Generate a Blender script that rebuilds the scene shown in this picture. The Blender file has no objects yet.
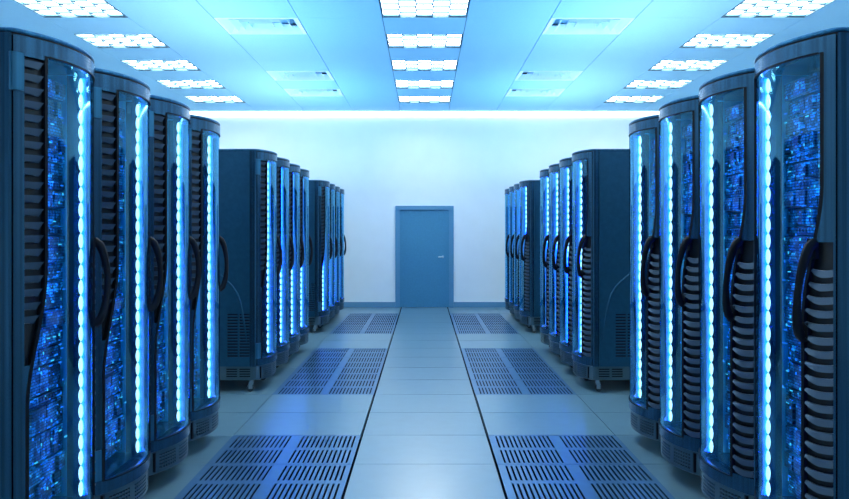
import bpy, math, random
from mathutils import Vector
PI = math.pi
sc = bpy.context.scene
COL = sc.collection
rnd = random.Random(7)

# ------------------------------------------------------------------ materials
def mat(name, col, rough=.5, metal=0., spec=.5, noise=0., nscale=20., bump=0., coat=0., emit=None, estr=0., stretch=None):
    m = bpy.data.materials.new(name); m.use_nodes = True
    nt = m.node_tree; b = nt.nodes['Principled BSDF']
    b.inputs['Base Color'].default_value = (*col, 1)
    b.inputs['Roughness'].default_value = rough
    b.inputs['Metallic'].default_value = metal
    b.inputs['Specular IOR Level'].default_value = spec
    b.inputs['Coat Weight'].default_value = coat; b.inputs['IOR'].default_value = 1.9 if name == 'floor_tile' else 1.5
    if emit:
        b.inputs['Emission Color'].default_value = (*emit, 1)
        b.inputs['Emission Strength'].default_value = estr
    if noise or bump:
        tc = nt.nodes.new('ShaderNodeTexCoord')
        n = nt.nodes.new('ShaderNodeTexNoise'); n.inputs['Scale'].default_value = nscale
        n.inputs['Detail'].default_value = 5
        if stretch:
            mp = nt.nodes.new('ShaderNodeMapping'); mp.inputs['Scale'].default_value = stretch
            nt.links.new(tc.outputs['Object'], mp.inputs[0]); nt.links.new(mp.outputs[0], n.inputs['Vector'])
        else:
            nt.links.new(tc.outputs['Object'], n.inputs['Vector'])
        if noise:
            r = nt.nodes.new('ShaderNodeValToRGB')
            r.color_ramp.elements[0].position = .3; r.color_ramp.elements[1].position = .7
            r.color_ramp.elements[0].color = (*[c*(1-noise) for c in col], 1)
            r.color_ramp.elements[1].color = (*[min(1, c*(1+noise)) for c in col], 1)
            nt.links.new(n.outputs['Fac'], r.inputs[0]); nt.links.new(r.outputs[0], b.inputs['Base Color'])
        if bump:
            bp = nt.nodes.new('ShaderNodeBump'); bp.inputs['Strength'].default_value = bump
            bp.inputs['Distance'].default_value = .002
            nt.links.new(n.outputs['Fac'], bp.inputs['Height']); nt.links.new(bp.outputs[0], b.inputs['Normal'])
    return m

def emission(name, col, s, sample=True):
    m = bpy.data.materials.new(name); m.use_nodes = True
    nt = m.node_tree; nt.nodes.clear()
    o = nt.nodes.new('ShaderNodeOutputMaterial'); e = nt.nodes.new('ShaderNodeEmission')
    e.inputs[0].default_value = (*col, 1); e.inputs[1].default_value = s
    nt.links.new(e.outputs[0], o.inputs[0])
    m.cycles.emission_sampling = 'AUTO' if sample else 'NONE'
    return m

def glass(name):
    m = bpy.data.materials.new(name); m.use_nodes = True
    nt = m.node_tree; nt.nodes.clear()
    o = nt.nodes.new('ShaderNodeOutputMaterial')
    t = nt.nodes.new('ShaderNodeBsdfTransparent'); t.inputs[0].default_value = (.66, .90, 1, 1)
    g = nt.nodes.new('ShaderNodeBsdfGlossy'); g.inputs['Roughness'].default_value = .03
    g.inputs['Color'].default_value = (.30, .76, 1, 1)
    lw = nt.nodes.new('ShaderNodeLayerWeight')
    p5 = nt.nodes.new('ShaderNodeMath'); p5.operation = 'POWER'; p5.inputs[1].default_value = 3.
    f = nt.nodes.new('ShaderNodeMath'); f.operation = 'MULTIPLY_ADD'; f.inputs[1].default_value = .75; f.inputs[2].default_value = .075
    nt.links.new(lw.outputs['Facing'], p5.inputs[0]); nt.links.new(p5.outputs[0], f.inputs[0])
    mx = nt.nodes.new('ShaderNodeMixShader')
    nt.links.new(f.outputs[0], mx.inputs[0]); nt.links.new(t.outputs[0], mx.inputs[1]); nt.links.new(g.outputs[0], mx.inputs[2])
    nt.links.new(mx.outputs[0], o.inputs[0])
    return m

def circuit(name):
    """server fronts: fine columns and rows of components, dark blue on black"""
    m = bpy.data.materials.new(name); m.use_nodes = True
    nt = m.node_tree; b = nt.nodes['Principled BSDF']
    tc = nt.nodes.new('ShaderNodeTexCoord')
    mp = nt.nodes.new('ShaderNodeMapping'); mp.inputs['Rotation'].default_value = (PI/2, 0, 0)
    nt.links.new(tc.outputs['Object'], mp.inputs[0])
    br = nt.nodes.new('ShaderNodeTexBrick'); br.inputs['Scale'].default_value = 30
    br.inputs['Color1'].default_value = (.015, .17, .38, 1); br.inputs['Color2'].default_value = (.06, .58, .95, 1)
    br.inputs['Mortar'].default_value = (.004, .012, .04, 1); br.inputs['Mortar Size'].default_value = .05
    br.inputs['Brick Width'].default_value = .8; br.inputs['Row Height'].default_value = .42
    nt.links.new(mp.outputs[0], br.inputs['Vector'])
    vo = nt.nodes.new('ShaderNodeTexVoronoi'); vo.distance = 'CHEBYCHEV'; vo.inputs['Scale'].default_value = 26
    nt.links.new(tc.outputs['Object'], vo.inputs['Vector'])
    cr = nt.nodes.new('ShaderNodeValToRGB'); cr.color_ramp.interpolation = 'CONSTANT'
    cr.color_ramp.elements[0].color = (.3, .3, .3, 1)
    cr.color_ramp.elements[1].position = .45; cr.color_ramp.elements[1].color = (1, 1, 1, 1)
    e = cr.color_ramp.elements.new(.8); e.color = (3, 3, 3, 1)
    nt.links.new(vo.outputs['Color'], cr.inputs[0])
    mx = nt.nodes.new('ShaderNodeMix'); mx.data_type = 'RGBA'; mx.blend_type = 'MULTIPLY'; mx.inputs[0].default_value = 1
    nt.links.new(br.outputs['Color'], mx.inputs[6]); nt.links.new(cr.outputs[0], mx.inputs[7])
    nt.links.new(mx.outputs[2], b.inputs['Base Color'])
    b.inputs['Roughness'].default_value = .35; b.inputs['Metallic'].default_value = .2
    return m

M = {}
M['wall']    = mat('painted_wall', (.90, .95, .97), .75, noise=.015, nscale=3)
M['ceil']    = mat('ceiling_tile', (.29, .61, .82), .8, noise=.03, nscale=40)
M['void']    = mat('dark_void', (.005, .012, .03), .9)
M['floor']   = mat('floor_tile', (.11, .215, .28), .277, spec=1., noise=.05, nscale=9)
M['perf']    = mat('perforated_metal', (.09, .22, .40), .28, metal=.4, noise=.05, nscale=14)
M['trim']    = mat('baseboard_paint', (.12, .30, .47), .5, noise=.03)
M['door']    = mat('door_paint', (.055, .25, .42), .5, noise=.06, nscale=30, bump=.1)
M['dframe']  = mat('door_frame_paint', (.10, .29, .47), .45, noise=.02)
M['chrome']  = mat('chrome', (.40, .52, .62), .3, metal=1)
M['rack']    = mat('rack_metal', (.026, .092, .165), .24, metal=.75, noise=.38, nscale=48, stretch=(1, 1, .006))
M['side']    = mat('rack_side_metal', (.014, .085, .16), .33, metal=.55, noise=.10, nscale=25, bump=.15)
M['cap']     = mat('rack_cap_metal', (.035, .16, .28), .28, metal=.8, noise=.3, nscale=48, stretch=(1, 1, .006))
M['skirt']   = mat('rack_skirt_metal', (.085, .15, .19), .32, metal=.7, noise=.04, nscale=40)
M['slat']    = mat('louver_metal', (.06, .10, .15), .32, metal=.65)
M['black']   = mat('black_plastic', (.004, .008, .014), .35)
M['gasket']  = mat('black_gasket', (.002, .005, .010), .5, spec=.2)
M['handle']  = mat('handle_plastic', (.002, .004, .008), .45, spec=.25)
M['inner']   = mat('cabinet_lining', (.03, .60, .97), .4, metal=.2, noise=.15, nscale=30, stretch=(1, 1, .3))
M['caster']  = mat('caster_metal', (.30, .37, .42), .35, metal=.8)
M['rubber']  = mat('caster_rubber', (.02, .03, .04), .6)
M['circuit'] = circuit('server_fronts')
M['glass']   = glass('door_glass')
M['lamp']    = emission('lamp_diffuser', (.88, .99, .98), 20)
M['baffle']  = mat('lamp_baffle', (.06, .15, .22), .5)
M['vent']    = mat('diffuser_blades', (.66, .86, .95), .5)
M['cove']    = emission('cove_glow', (.90, .99, .98), 9)
M['halo_band'] = emission('led_halo_band', (.0, .05, 1.), 24.)  # blue glowing band imitates the halo of the LEDs and lights the interior
M['bead']    = emission('led_bead', (.75, 1., 1.), 3.2, sample=False)
M['ind_b']   = emission('indicator_blue', (.02, .25, 1.), 1.6, sample=False)
M['ind_c']   = emission('indicator_cyan', (.1, .75, 1.), 1.4, sample=False)

# ------------------------------------------------------------------ mesh builder
class MB:
    def __init__(s): s.v = []; s.f = []; s.m = []
    def face(s, idx, mi=0): s.f.append(tuple(idx)); s.m.append(mi)
    def box(s, x0, x1, y0, y1, z0, z1, mi=0):
        b = len(s.v)
        s.v += [(x, y, z) for z in (z0, z1) for y in (y0, y1) for x in (x0, x1)]
        for q in ((0, 2, 3, 1), (4, 5, 7, 6), (0, 1, 5, 4), (2, 6, 7, 3), (0, 4, 6, 2), (1, 3, 7, 5)):
            s.face([b+i for i in q], mi)
    def prism(s, poly, z0, z1, mi=0, bev=0.):
        """closed outline (x,y) extruded in z; bev insets the top and bottom rim"""
        n = len(poly)
        cx = sum(p[0] for p in poly)/n; cy = sum(p[1] for p in poly)/n
        def ring(z, k):
            b = len(s.v)
            for x, y in poly:
                d = math.hypot(x-cx, y-cy); t = 1-k/d if d else 1
                s.v.append((cx+(x-cx)*t, cy+(y-cy)*t, z))
            return b
        zs = [(z0, bev), (z0+bev, 0), (z1-bev, 0), (z1, bev)] if bev else [(z0, 0), (z1, 0)]
        rs = [ring(z, k) for z, k in zs]
        for a, c in zip(rs, rs[1:]):
            for i in range(n):
                j = (i+1) % n; s.face((a+i, a+j, c+j, c+i), mi)
        s.face([rs[0]+i for i in reversed(range(n))], mi); s.face([rs[-1]+i for i in range(n)], mi)
    def plate(s, us, vs, filled, fn, w0, w1, mi=0):
        """solid plate on a grid, cells may be holes; fn(u,v,w)->xyz"""
        key = {}
        def P(i, j, k):
            q = (i, j, k)
            if q not in key:
                key[q] = len(s.v); s.v.append(tuple(fn(us[i], vs[j], (w0, w1)[k])))
            return key[q]
        nu, nv = len(us)-1, len(vs)-1
        F = [[bool(filled(i, j)) for j in range(nv)] for i in range(nu)]
        g = lambda i, j: 0 <= i < nu and 0 <= j < nv and F[i][j]
        for i in range(nu):
            for j in range(nv):
                if not F[i][j]: continue
                s.face((P(i, j, 0), P(i+1, j, 0), P(i+1, j+1, 0), P(i, j+1, 0)), mi)
                s.face((P(i, j, 1), P(i, j+1, 1), P(i+1, j+1, 1), P(i+1, j, 1)), mi)
                if not g(i-1, j): s.face((P(i, j, 0), P(i, j+1, 0), P(i, j+1, 1), P(i, j, 1)), mi)
                if not g(i+1, j): s.face((P(i+1, j, 0), P(i+1, j, 1), P(i+1, j+1, 1), P(i+1, j+1, 0)), mi)
                if not g(i, j-1): s.face((P(i, j, 0), P(i, j, 1), P(i+1, j, 1), P(i+1, j, 0)), mi)
                if not g(i, j+1): s.face((P(i, j+1, 0), P(i+1, j+1, 0), P(i+1, j+1, 1), P(i, j+1, 1)), mi)
    def tube(s, pts, ra, rb=None, n=10, mi=0, up=(0, 0, 1), taper=None):
        rb = rb or ra; rings = []
        pts = [Vector(p) for p in pts]
        for k, p in enumerate(pts):
            d = (pts[min(k+1, len(pts)-1)]-pts[max(k-1, 0)]).normalized()
            u = Vector(up).cross(d)
            u = u.normalized() if u.length > 1e-5 else Vector((1, 0, 0))
            w = d.cross(u); b = len(s.v); t = taper(k/(len(pts)-1)) if taper else 1
            for i in range(n):
                a = 2*PI*i/n; s.v.append(tuple(p+u*math.cos(a)*ra*t+w*math.sin(a)*rb*t))
            rings.append(b)
        for a, c in zip(rings, rings[1:]):
            for i in range(n):
                j = (i+1) % n; s.face((a+i, a+j, c+j, c+i), mi)
        s.face([rings[0]+i for i in reversed(range(n))], mi); s.face([rings[-1]+i for i in range(n)], mi)
    def ellipsoid(s, c, rx, ry, rz, nu=10, nv=6, mi=0):
        b = len(s.v)
        s.v.append((c[0], c[1], c[2]-rz))
        for j in range(1, nv):
            t = PI*j/nv
            for i in range(nu):
                a = 2*PI*i/nu
                s.v.append((c[0]+rx*math.sin(t)*math.cos(a), c[1]+ry*math.sin(t)*math.sin(a), c[2]-rz*math.cos(t)))
        s.v.append((c[0], c[1], c[2]+rz)); e = len(s.v)-1
        for i in range(nu):
            j = (i+1) % nu
            s.face((b, b+1+j, b+1+i), mi); s.face((e, e-nu+i, e-nu+j), mi)
            for k in range(nv-2):
                o = b+1+k*nu; s.face((o+i, o+j, o+nu+j, o+nu+i), mi)
    def build(s, name, mats, parent=None, loc=None, angle=32):
        me = bpy.data.meshes.new(name); me.from_pydata(s.v, [], s.f)
        mats = mats if isinstance(mats, (list, tuple)) else [mats]
        for k in mats: me.materials.append(M[k])
        me.polygons.foreach_set('material_index', s.m)
        me.polygons.foreach_set('use_smooth', [True]*len(s.f))
        me.validate(); me.update()
        import bmesh
        bm = bmesh.new(); bm.from_mesh(me); bmesh.ops.recalc_face_normals(bm, faces=bm.faces); bm.to_mesh(me); bm.free()
        me.set_sharp_from_angle(angle=math.radians(angle))
        o = bpy.data.objects.new(name, me); COL.objects.link(o)
        if parent: o.parent = parent
        if loc: o.location = loc
        return o

def empty(name, loc, rz=0):
    o = bpy.data.objects.new(name, None); COL.objects.link(o)
    o.location = loc; o.rotation_euler = (0, 0, rz); o.empty_display_size = .1
    return o
def tag(o, label, cat, group=None):
    o['label'] = label; o['category'] = cat
    if group: o['group'] = group
    return o
def struct(o): o['kind'] = 'structure'; return o
def dup_tree(o, parent=None):
    c = o.copy(); COL.objects.link(c); c.parent = parent
    for ch in o.children: dup_tree(ch, c)
    return c

# ------------------------------------------------------------------ room measures
H = 1.6; CZ = 4.18; WY = 14.99; WX = 5.62; BY = -2.9
TP = .6916                       # tile depth
J0 = 4.837                       # one cross joint
FX = [-5.61, -4.52, -3.515, -2.51, -1.505, -.495, .495, 1.505, 2.51, 3.515, 4.52, 5.61]
k0 = math.ceil((BY-J0)/TP)
FY = [BY] + [J0+TP*k for k in range(k0, 15) if BY+.05 < J0+TP*k < WY-.05] + [WY]
def perf_row(y):                 # joint index of a perforated tile starting at y
    k = round((y-J0)/TP)
    return k in (-1, 0) or k in (3, 4, 5, 6) or k in (9, 10, 11, 12)

# floor: individual tiles with joints over a dark underfloor
f = MB()
for i in range(len(FX)-1):
    for j in range(len(FY)-1):
        x0, x1, y0, y1 = FX[i], FX[i+1], FY[j], FY[j+1]
        if i in (4, 6) and perf_row(y0): continue
        gl = .010 if abs(abs(x0)-.495) < .01 else .0025
        gr = .010 if abs(abs(x1)-.495) < .01 else .0025
        f.box(x0+gl, x1-gr, y0+.0025, y1-.0025, -.035, 0)
f.box(-WX, WX, BY, WY, -.40, -.38, 1)
f.box(-WX, -WX+.02, BY, WY, -.38, -.0, 1); f.box(WX-.02, WX, BY, WY, -.38, -.0, 1)
f.box(-WX, WX, WY-.001, WY+.02, -.38, 0, 1)
struct(f.build('floor', ['floor', 'void']))

# walls
for nm, b in (('wall_back', (-WX, WX, WY, WY+.12, -.4, CZ+.3)), ('wall_front', (-WX, WX, BY-.12, BY, -.4, CZ+.3)),
              ('wall_left', (-WX-.12, -WX, BY, WY, -.4, CZ+.3)), ('wall_right', (WX, WX+.12, BY, WY, -.4, CZ+.3))):
    w = MB(); w.box(*b); struct(w.build(nm, 'wall'))
for nm, x0, x1 in (('baseboard_back_left', -WX+.01, -.625), ('baseboard_back_right', .625, WX-.01)):
    w = MB(); w.prism([(x0, WY-.018), (x1, WY-.018), (x1, WY), (x0, WY)], .001, .112, bev=.004); struct(w.build(nm, 'trim'))

# door
d = MB(); d.box(-.528, .528, WY-.03, WY-.004, .005, 2.085)
dr = struct(d.build('door_1', 'door'))
d = MB()
for q in ((-.622, -.528, 0, 2.17), (.528, .622, 0, 2.17), (-.528, .528, 2.085, 2.17)):
    d.box(q[0], q[1], WY-.06, WY, q[2], q[3])
d.build('door_frame', 'dframe', dr)
d = MB()
d.ellipsoid((.39, WY-.034, 1.08), .028, .006, .028, 14, 8)
d.tube([(.39, WY-.03, 1.08), (.39, WY-.075, 1.08)], .009)
d.tube([(.395, WY-.075, 1.08), (.34, WY-.078, 1.08), (.29, WY-.075, 1.078)], .010, .008)
d.build('door_handle', 'chrome', dr)['label'] = 'small chrome lever handle'

# ceiling
CXs = [-5.61, -4.57, -3.555, -2.54, -1.52, -.507, .507, 1.52, 2.54, 3.555, 4.57, 5.61]
L0 = 7.72
CYs = [BY] + [L0+TP*k for k in range(-16, 11) if BY+.05 < L0+TP*k < WY-.05] + [WY]
LAMPROW = {k for k in (0, 2, 4, 6, 8, -2, -4, -6, -8, -10)}
VENTROW = {1, 5, 7}
c = MB()
for i in range(len(CXs)-1):
    for j in range(len(CYs)-1):
        k = round((CYs[j]-L0)/TP)
        if CYs[j] > BY and i in (1, 5, 9) and k in LAMPROW: continue
        if CYs[j] > BY and i in (3, 7) and k in VENTROW: continue
        x0, x1 = CXs[i], CXs[i+1]
        gx = .004
        c.box(x0+gx, x1-gx, CYs[j]+.0012, CYs[j+1]-.0012, CZ, CZ+.02)
c.box(-WX, WX, BY, WY, CZ+.22, CZ+.24, 1)
struct(c.build('ceiling', ['ceil', 'void']))

# ------------------------------------------------------------------ ceiling lamps
def make_lamp():
    r = empty('ceiling_lamp', (0, 0, 0))
    w, l = .500, .339
    m = MB()
    m.plate([-w, -w+.012, w-.012, w], [-l, -l+.012, l-.012, l], lambda i, j: not (i == 1 and j == 1),
            lambda u, v, q: (u, v, q), -.002, .055)
    m.box(-w, w, -l, l, .058, .075)
    m.build('lamp_frame', 'baffle', r)
    m = MB(); m.box(-w+.013, w-.013, -l+.013, l-.013, .034, .050); m.build('lamp_diffuser', 'lamp', r)
    m = MB()
    cw = (2*w-.024)/5
    for i in range(1, 5):
        x = -w+.012+cw*i; m.box(x-.007, x+.007, -l+.013, l-.013, .010, .033)
    for i in range(5):
        x0 = -w+.012+cw*i
        n = 3
        for q in range(n+1):
            y = -l+.02+(2*l-.04)*((q+.5*(i % 2))/n)
            if y > l-.015: continue
            m.box(x0+.004, x0+cw-.004, y-.022, y+.022, .012, .033)
    m.build('baffle_grid', 'baffle', r)
    return r
lamp0 = make_lamp(); first = True
rown = {0: 'nearest', 2: 'second', 4: 'third', 6: 'fourth', 8: 'farthest'}
for k in sorted(LAMPROW, reverse=True):
    for i, side in ((1, 'left'), (5, 'centre'), (9, 'right')):
        if k < -10: continue
        o = lamp0 if first else dup_tree(lamp0); first = False
        o.location = ((CXs[i]+CXs[i+1])/2, L0+TP*(k+.5), CZ)
        if k >= 0:
            pos = {0: 'nearest the camera', 2: 'second from the camera', 4: 'third from the camera', 6: 'second from the back wall', 8: 'nearest the back wall'}[k]
            tag(o, f'square bright ceiling lamp of the {side} row, {pos}', 'ceiling lamp', 'recessed ceiling lamps')
        else:
            pos = {-2: 'just above the picture edge', -4: 'over the nearest racks', -6: 'ahead of the camera overhead', -8: 'straight over the camera', -10: 'behind the camera'}[k]
            tag(o, f'square ceiling lamp of the {side} row, {pos}', 'ceiling lamp', 'recessed ceiling lamps')

# air diffusers: nested sloping blades
def make_vent():
    r = empty('air_diffuser', (0, 0, 0))
    w, l = .503, .341
    m = MB()
    m.plate([-w, -w+.03, w-.03, w], [-l, -l+.03, l-.03, l], lambda i, j: not (i == 1 and j == 1),
            lambda u, v, q: (u, v, q), -.004, .016)
    m.build('diffuser_frame', 'vent', r)
    for q in range(4):
        a0 = 1-.23*q
        m = MB()
        ring = []
        for (sx, z) in ((.995, .004), (.84, .085), (.825, .085), (.98, .004)):
            b = len(m.v); X = (w-.03)*a0*sx+(0); Y = (l-.03)*a0*sx
            m.v += [(-X, -Y, z), (X, -Y, z), (X, Y, z), (-X, Y, z)]; ring.append(b)
        for a, c_ in zip(ring, ring[1:]+ring[:1]):
            for i in range(4):
                j = (i+1) % 4; m.face((a+i, a+j, c_+j, c_+i))
        m.build('diffuser_blade', 'vent', r)
    m = MB(); m.box(-w, w, -l, l, .12, .13); m.build('duct_plate', 'ceil', r)
    return r
vent0 = make_vent(); first = True
for k in sorted(VENTROW):
    for i, side in ((3, 'left'), (7, 'right')):
        o = vent0 if first else dup_tree(vent0); first = False
        o.location = ((CXs[i]+CXs[i+1])/2, L0+TP*(k+.5), CZ)
        pos = {1: 'nearest the camera', 5: 'middle of its row', 7: 'nearest the back wall'}[k]
        tag(o, f'pale louvred air diffuser in the ceiling {side} of the lamps, {pos}', 'air diffuser', 'ceiling air diffusers')

# glowing strip where the back wall meets the ceiling
m = MB(); m.box(-WX+.05, WX-.05, WY-.05, WY-.002, CZ-.045, CZ-.004)
tag(m.build('cove_light', 'cove'), 'long white glowing light strip along the top of the back wall', 'strip light')

# ------------------------------------------------------------------ perforated floor panels
def make_perf():
    w, l = .5025-.0, TP/2-.003
    us = [-w]; hu = set()
    for g0 in (-.452, .052):
        for q in range(13):
            a = g0+q*.0335; us += [a, a+.0145]; hu.add(len(us)-2)
    us.append(w)
    vs = [-l, -l+.026, -.030, .028, l-.028, l]; hv = {1, 3}
    m = MB(); m.plate(us, vs, lambda i, j: not (i in hu and j in hv), lambda u, v, q: (u, v, q), -.0005, -.005)
    return m.build('perforated_floor_panel', 'perf')
p0 = make_perf(); first = True
for grp, ks in (('front', (-1, 0)), ('middle', (3, 4, 5, 6)), ('far', (9, 10, 11, 12))):
    for sx, side in ((-1, 'left'), (1, 'right')):
        for n, k in enumerate(ks):
            o = p0 if first else p0.copy()
            if not first: COL.objects.link(o)
            first = False
            o.location = (sx*1.003+sx*.003, J0+TP*(k+.5), 0)
            if len(ks) == 2: pos = ('cut by the picture edge', 'whole in view')[n]
            else: pos = ('nearest the camera', 'second from the camera', 'third from the camera', 'farthest from the camera')[n]
            tag(o, f'slotted metal floor panel {side} of the lane, {grp} patch, {pos}', 'floor panel', 'slotted floor panels')

# ------------------------------------------------------------------ server rack
W2 = .3385; D = 1.05; R = .52; YC = .39
ZB, ZG0, ZG1, ZD, ZT = .125, .33, 2.343, 2.410, 2.434
def surf(s, z, inset=0.):
    t = math.asin(max(-1, min(1, s/R))); r = R-inset
    return (r*math.sin(t), YC-r*math.cos(t), z)
def sstep(a, b, x):
    t = max(0, min(1, (x-a)/(b-a))); return t*t*(3-2*t)
def gR(z): return .213+.072*sstep(1.22, 1.80, z)
def gL(z): return -gR(2.67-z)
def outline(inset=0., n=18):
    """plan outline: bowed front, rounded corners, square-ish back"""
    pts = []
    e = .318
    for i in range(n+1):
        s = -e+2*e*i/n; p = surf(s, 0, inset); pts.append((p[0], p[1]))
    w = W2-inset
    a = pts[-1]; c = (w+.001, -.004+inset); b = (w, .045+inset)
    cor = []
    for i in range(1, 6):
        t = i/5; cor.append(((1-t)**2*a[0]+2*t*(1-t)*c[0]+t*t*b[0], (1-t)**2*a[1]+2*t*(1-t)*c[1]+t*t*b[1]))
    pts += cor
    pts += [(w, D-.03-inset), (w-.01, D-.01-inset), (w-.03, D-inset), (-w+.03, D-inset), (-w+.01, D-.01-inset), (-w, D-.03-inset)]
    pts += [(-x, y) for x, y in reversed(cor)]
    return pts

def lin(a, b, n): return [a+(b-a)*i/n for i in range(n+1)]

def make_rack(detail):
    r = empty('server_rack', (0, 0, 0))
    # body: base pan, top pan, back, corner posts
    m = MB()
    m.box(-W2+.012, W2-.012, .03, D-.012, .262, .285)
    m.box(-W2+.012, W2-.012, .03, D-.012, 2.385, 2.414)
    m.box(-W2+.012, W2-.012, D-.025, D-.002, .285, 2.385)
    for sg in (-1, 1):
        poly = [(sg*.330, -.003), (sg*.3375, .004), (sg*.3405, .018), (sg*W2, .045), (sg*W2, .062), (sg*.300, .062), (sg*.300, .030), (sg*.314, .016)]
        m.prism(poly if sg > 0 else poly[::-1], .262, 2.412)
        for i in range(62):       # tiny rivets along the seam
            z = .40+i*.031
            m.box(sg*W2-.0012, sg*W2+.0012, .047, .053, z, z+.010)
    m.build('cabinet_body', 'rack', r)
    # inner lining
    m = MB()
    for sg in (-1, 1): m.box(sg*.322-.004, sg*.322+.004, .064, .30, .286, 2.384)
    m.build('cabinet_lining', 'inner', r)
    # side panels
    for sg, y0 in ((-1, .062), (1, .225)):
        us = [.064, y0, y0+.104, y0+.120, y0+.224, D-.032]
        vs = [.264]; hv = set()
        for q in range(15):
            z = .36+q*.0295; vs += [z, z+.016]; hv.add(len(vs)-2)
        vs.append(2.412)
        m = MB(); m.plate(us, vs, lambda i, j: not (i in (1, 3) and j in hv), lambda u, v, q: (sg*(W2-q), u, v), 0., .006)
        pts = [(sg*(W2+.0), y, z) for y, z in ((.092, .50), (.100, .58), (.115, .68), (.132, .78), (.155, .89), (.185, .985), (.235, 1.06), (.30, 1.127), (.40, 1.21), (.52, 1.29), (.66, 1.36), (.80, 1.41))]
        m.tube(pts, .005, .013, 8, up=(0, 1, 0), taper=lambda t: .25+.75*math.sin(PI*min(1, max(0, t*.96+.02))))  # raised curve stands in for a reflected streak of light on the panel
        m.box(sg*.3290-.0015, sg*.3290+.0015, .066, .60, .30, .85, 1)  # black sheet added so the lit lining cannot show through the vent slots
        m.build('side_panel', ['side', 'void'], r)
    # cap
    m = MB(); m.prism(outline(), ZD+.006, ZT, bev=.006); m.build('top_cap', 'cap', r)
    m = MB(); m.prism(outline(.004), ZD-.002, ZD+.006); m.build('top_seal', 'gasket', r)
    # door
    dm = MB()
    us = lin(-.331, .331, 30)
    dm.plate(us, [ZG1, 2.362, ZD-.003], lambda i, j: 1, surf, 0., .03)
    dm.plate(us, [.268, .285, ZG0], lambda i, j: 1, surf, 0., .03)
    zs = sorted(set([ZG0, 1.05, 2.325, ZG1]+lin(ZG0, ZG1, 40)))
    zsr = sorted(set([ZG0, .352, 1.56, ZG1]+lin(ZG0, ZG1, 40)))
    zg0 = lin(ZG0, ZG1, 30)
    def fl(u, z, q):
        if u <= 1: return surf(-.331+(.331-.297)*u, z, q)
        return surf(-.297+(gL(z)+.297)*(u-1), z, q)
    def fr(u, z, q):
        if u <= 1: return surf(.331-(.331-.324)*u, z, q)
        return surf(.324+(gR(z)-.324)*(u-1), z, q)
    dm.plate([0, .5, 1, 1.5, 2], zs, lambda i, j: i < 2 or not (zs[j] >= 1.05-1e-6 and zs[j+1] <= 2.325+1e-6), fl, 0., .03)
    dm.plate([0, .5, 1, 1.3, 1.6, 2], zsr, lambda i, j: i < 2 or not (zsr[j] >= .352-1e-6 and zsr[j+1] <= 1.56+1e-6), fr, 0., .03)
    door = dm.build('glass_door', 'rack', r)
    g = MB()
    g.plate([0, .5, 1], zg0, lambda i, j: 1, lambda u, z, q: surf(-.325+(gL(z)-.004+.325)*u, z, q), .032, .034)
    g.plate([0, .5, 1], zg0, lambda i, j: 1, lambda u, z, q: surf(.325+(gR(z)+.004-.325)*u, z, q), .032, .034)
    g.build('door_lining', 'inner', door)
    # glass and its black rim
    g = MB(); zg = lin(ZG0, ZG1, 44); ug = lin(0, 1, 22)
    g.plate(ug, zg, lambda i, j: 1, lambda u, z, q: surf(gL(z)+(gR(z)-gL(z))*u, z, q), .006, .011)
    g.build('glass_pane', 'glass', door)
    g = MB()
    def rim(u, z, q):
        return surf(gL(z)-.009+.012*u, z, q)
    g.plate([0, 1], zg, lambda i, j: 1, rim, -.0015, .020)
    g.plate([0, 1], zg, lambda i, j: 1, lambda u, z, q: surf(gR(z)-.003+.012*u, z, q), -.0015, .020)
    g.plate(lin(-.205, .276, 20), [ZG1-.003, ZG1+.003], lambda i, j: 1, surf, -.0015, .012)
    g.plate(lin(-.276, .205, 20), [ZG0-.003, ZG0+.003], lambda i, j: 1, surf, -.0015, .012)
    g.build('glass_seal', 'gasket', door)
    # louvres
    g = MB()
    zl = [z for z in zs if 1.05-1e-6 <= z <= 2.325+1e-6]
    g.plate([0, 1, 2], zl, lambda i, j: 1, lambda u, z, q: surf(-.300+(gL(z)+.300)*u/2, z, q), .024, .028, 1)
    for q in range(20):
        zt = 2.312-q*.0557; zb = zt-.027
        e = gL(zt)-.012
        ex = (e, e-.020)
        w = e+.295
        if w < .012: continue
        b = len(g.v)
        for z, en in ((zt, ex[0]), (zb, max(-.290, ex[1]))):
            for k in range(5):
                s = -.296+(en+.296)*k/4
                g.v.append(surf(s, z-(.006*(k/4)**2 if z == zb else 0), .001 if z == zt else .0045))
        for z, en in ((zt, ex[0]), (zb, max(-.290, ex[1]))):
            for k in range(5):
                s = -.296+(en+.296)*k/4
                g.v.append(surf(s, z-.004, .009 if z == zt else .0125))
        for k in range(4):
            g.face((b+k, b+k+1, b+5+k+1, b+5+k)); g.face((b+10+k, b+15+k, b+15+k+1, b+10+k+1))
            g.face((b+k, b+10+k, b+10+k+1, b+k+1)); g.face((b+5+k, b+5+k+1, b+15+k+1, b+15+k))
        g.face((b, b+5, b+15, b+10)); g.face((b+4, b+14, b+19, b+9))
    g.build('louver_grille', ['slat', 'black'], door)
    g = MB()
    zl = [z for z in zsr if .352-1e-6 <= z <= 1.56+1e-6]
    g.plate([0, 1, 2], zl, lambda i, j: 1, lambda u, z, q: surf(gR(z)+(.326-gR(z))*u/2, z, q), .024, .028, 1)
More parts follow.
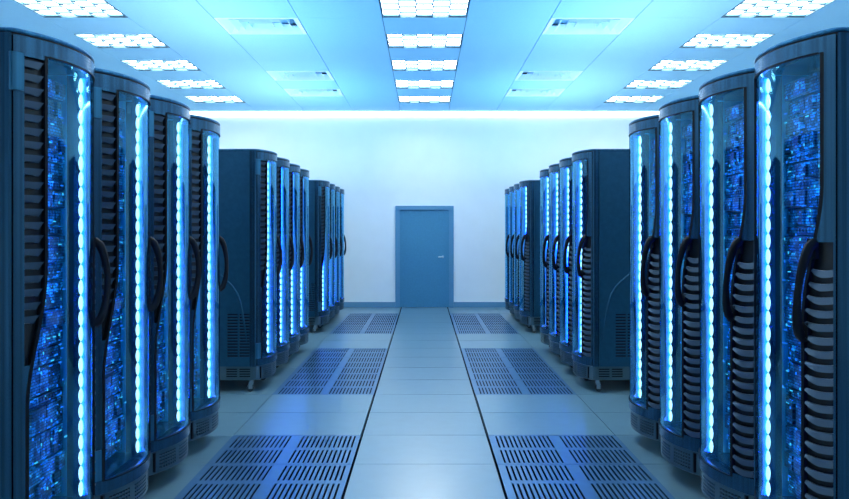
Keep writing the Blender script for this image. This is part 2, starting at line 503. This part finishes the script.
    for q in range(20):
        zt = 1.449-q*.0557; n = 6
        s0 = gR(zt)+.014; s1 = .3235
        if s1-s0 < .01: continue
        b = len(g.v)
        for lay, (ti, bi) in enumerate(((.0, -.007), (.010, .003))):
            for row in (0, 1):
                for k in range(n+1):
                    t = k/n; s = s0+(s1-s0)*t
                    sag = .010*(1-(2*t-1)**2)*.6
                    th = .010+.020*min(1, t*2.2)**.7
                    z = zt-sag if row == 0 else zt-sag-th
                    g.v.append(surf(s, z, (ti, bi)[row]+.002))
        N = n+1
        for k in range(n):
            g.face((b+k, b+k+1, b+N+k+1, b+N+k)); g.face((b+2*N+k, b+3*N+k, b+3*N+k+1, b+2*N+k+1))
            g.face((b+k, b+2*N+k, b+2*N+k+1, b+k+1)); g.face((b+N+k, b+N+k+1, b+3*N+k+1, b+3*N+k))
        g.face((b, b+N, b+3*N, b+2*N)); g.face((b+n, b+2*N+n, b+3*N+n, b+N+n))
    g.build('louver_grille', ['slat', 'black'], door)
    # handle
    g = MB(); pts = []
    for i in range(19):
        t = i/18; z = 1.560-.405*t
        out = .060*(math.sin(PI*t)**.45) if 0 < t < 1 else 0
        s = .262-.046*t**.7
        pts.append(surf(s, z, -out+.002))
    g.tube(pts, .019, .012, 12, up=(1, 0, 0), taper=lambda t: 1+.35*math.cos(2*PI*t)*.5)
    g.plate([.236, .252, .268], lin(1.49, 1.575, 4), lambda i, j: 1, surf, -.004, .02)
    g.plate([.206, .222, .238], lin(1.14, 1.22, 4), lambda i, j: 1, surf, -.004, .02)
    g.build('door_handle', 'handle', door)
    # hinges
    for z0, z1 in ((2.18, 2.335), (.34, .495)):
        g = MB(); g.plate(lin(-.336, -.300, 4), [z0, z0+.004, z1-.004, z1], lambda i, j: 1, surf, -.007, .008)
        g.tube([(-.333, -.004, z0), (-.333, -.004, z1)], .009)
        g.build('hinge', 'cap', door)
    # base skirt with grilles
    m = MB()
    us = lin(-.300, .300, 30)
    gu = {i for i in range(30) if i not in (0, 1, 9, 10, 19, 20, 28, 29)}
    vs = [ZB+.012]; hv = set()
    for q in range(5):
        z = .150+q*.0195; vs += [z, z+.011]; hv.add(len(vs)-2)
    vs += [.262]
    us2 = []
    for i in range(30):
        us2 += [us[i], us[i]+.004]
    us2.append(us[-1])
    m.plate(us2, vs, lambda i, j: not (j in hv and i % 2 == 1 and (i//2) in gu and 1), lambda u, v, q: surf(u, v, q), .012, .020)
    for sg in (-1, 1):
        ys = [.030, .060, .170, .190, .300, .42, .55, .70, D-.03]
        zs2 = [ZB+.012]; h2 = set()
        for q in range(4):
            z = .155+q*.024; zs2 += [z, z+.013]; h2.add(len(zs2)-2)
        zs2 += [.262]
        m.plate(ys, zs2, lambda i, j: not (j in h2 and i in (1, 3)), lambda u, v, q: (sg*(W2-q), u, v), .010, .018)
        p = surf(.300, 0, .012); poly = [(sg*p[0], p[1]), (sg*.325, .004), (sg*(W2-.010), .030), (sg*(W2-.018), .034), (sg*.312, .02), (sg*.294, .006)]
        m.prism(poly if sg > 0 else poly[::-1], ZB+.012, .262)
    m.box(-W2+.018, W2-.018, D-.03, D-.02, ZB+.012, .262)
    m.prism(outline(.014), ZB, ZB+.012, bev=.003)
    m.build('base_skirt', 'skirt', r)
    m = MB(); m.box(-.29, .29, -.04, D-.10, .14, .255); m.build('base_void', 'gasket', r)
    # casters
    for cx, cy in ((-.27, .06), (.27, .06), (-.27, D-.10), (.27, D-.10)):
        m = MB()
        m.tube([(cx, cy, .126), (cx, cy, .098)], .020, .020, 12, up=(1, 0, 0))
        m.box(cx-.018, cx+.018, cy-.022, cy+.030, .088, .098)
        for sg in (-1, 1): m.prism([(cx+sg*.016-.003, cy-.012), (cx+sg*.016+.003, cy-.012), (cx+sg*.016+.003, cy+.026), (cx+sg*.016-.003, cy+.026)], .030, .090)
        cs = m.build('caster', 'caster', r)
        m = MB(); m.tube([(cx-.012, cy+.012, .037), (cx+.012, cy+.012, .037)], .0365, .0365, 18)
        m.build('wheel', 'rubber', cs)
    # equipment inside
    rr = random.Random(11)
    m = MB()
    m.box(-.305, .305, .22, D-.04, .286, 2.372)
    z = .31
    while z < 2.33:
        h = rr.choice((.044, .088, .088, .132))
        h = min(h, 2.36-z)
        y = .105+rr.choice((0, .01, .02))
        m.box(-.300, .300, y, .222, z+.002, z+h-.003)
        n = rr.choice((3, 4, 6, 8, 12))
        if h > .05:
            for q in range(n):
                x = -.28+.56*q/n
                m.box(x+.004, x+.56/n-.004, y-rr.choice((.004, .008, .016)), y+.001, z+.010, z+h-.010)
        else:
            for q in range(20):
                x = -.28+.56*q/20; m.box(x+.006, x+.022, y-.004, y+.001, z+.012, z+h-.012)
        z += h
    eq = m.build('server_equipment', 'circuit', r)
    m = MB()
    for q in range(320):
        x = rr.uniform(-.28, .27); z = rr.uniform(.36, 2.2)
        x = round(x/.0175)*.0175; z = round(z/.022)*.022
        w_ = rr.choice((.004, .004, .007, .022)); h_ = rr.choice((.004, .004, .012)) if w_ < .01 else .005
        m.box(x, x+w_, .084, .088, z, z+h_, rr.choice((0, 0, 1)))
    m.build('indicator_lights', ['ind_b', 'ind_c'], eq)
    # LED strips on both inner side walls
    nb = 27
    for sg in (-1, 1):
        m = MB(); m.box(sg*.3100-.0025, sg*.3100+.0025, .000, .052, .295, 2.365)
        m.box(sg*.3150-.0020, sg*.3150+.0020, -.008, .100, .287, 2.380, 1)  # added black plate keeps the blue glow from leaking at the corner seam
        st = m.build('led_strip', ['halo_band', 'black'], r)
        if detail:
            for q in range(nb):
                z = .328+q*.0769
                if q == 0:
                    g = MB(); g.ellipsoid((0, 0, 0), .008, .0115, .0385, 10, 8)
                    lp = g.build('led_lamp', 'bead', st); l0 = lp
                else:
                    lp = l0.copy(); COL.objects.link(lp); lp.parent = st
                lp.location = (sg*.304, .027, z)
        else:
            g = MB()
            for q in range(nb): g.ellipsoid((sg*.303, .027, .328+q*.0769), .006, .011, .034, 6, 6)
            g.build('led_lamps', 'bead', st)
    return r

near = make_rack(True)
far = make_rack(False)
fn, ff = True, True
for blk, c0, det in (('front', 3.172, 1), ('middle', 7.314, 0), ('far', 11.44, 0)):
    for n in range(4):
        for sx, side in ((-1, 'left'), (1, 'right')):
            if det: o = near if fn else dup_tree(near); fn = False
            else: o = far if ff else dup_tree(far); ff = False
            o.location = (sx*1.68, c0+.688*n, 0)
            o.rotation_euler = (0, 0, PI/2 if sx < 0 else -PI/2)
            pos = ('nearest the camera', 'second from the camera', 'third from the camera', 'farthest from the camera')[n]
            tag(o, f'curved glass-door server rack in the {blk} {side} block, {pos}', 'server rack', f'server racks of the {blk} {side} block')

# ------------------------------------------------------------------ added fill lights with no real fixture, over the cabinets, brightening the ceiling
def fill_uplight(x, y, sx, sy, e, col, tilt=0):
    la = bpy.data.lights.new('added_ceiling_fill', 'AREA'); la.shape = 'RECTANGLE'; la.size = sx; la.size_y = sy
    la.energy = e; la.color = col
    lo = bpy.data.objects.new('added_ceiling_fill', la); COL.objects.link(lo)
    lo.location = (x, y, 2.46); lo.rotation_euler = (PI, tilt, 0)
for c0 in (3.172, 7.314, 11.44):
    for sg in (-1, 1):
        fill_uplight(sg*2.52, c0+1.03, .4, 2.5, 40, (1., .95, .94))
        fill_uplight(sg*1.85, c0+1.03, .2, 2.5, 42, (.0, .42, 1.))  # added blue fill that tints the middle of the ceiling

# ------------------------------------------------------------------ world, camera, view
w = bpy.data.worlds.new('world'); sc.world = w; w.use_nodes = True
w.node_tree.nodes['Background'].inputs[0].default_value = (.2, .5, .8, 1)
w.node_tree.nodes['Background'].inputs[1].default_value = .05
cam = bpy.data.cameras.new('camera'); co = bpy.data.objects.new('camera', cam); COL.objects.link(co)
co.location = (0, 0, H); co.rotation_euler = (PI/2, 0, 0)
cam.sensor_width = 36; cam.lens = 700/849*36
cam.shift_y = -(249.5-232.5)/849; cam.shift_x = 0
cam.clip_start = .02
sc.camera = co
sc.view_settings.view_transform = 'Standard'; sc.view_settings.look = 'None'
sc.view_settings.gamma = 1; sc.view_settings.exposure = 0; sc.view_settings.use_curve_mapping = False
sc.cycles.use_denoising = True; sc.cycles.use_adaptive_sampling = False
sc.cycles.max_bounces = 10; sc.cycles.diffuse_bounces = 5; sc.cycles.glossy_bounces = 5
sc.cycles.transparent_max_bounces = 32
sc.cycles.sample_clamp_indirect = 6
sc.cycles.caustics_reflective = False; sc.cycles.caustics_refractive = False
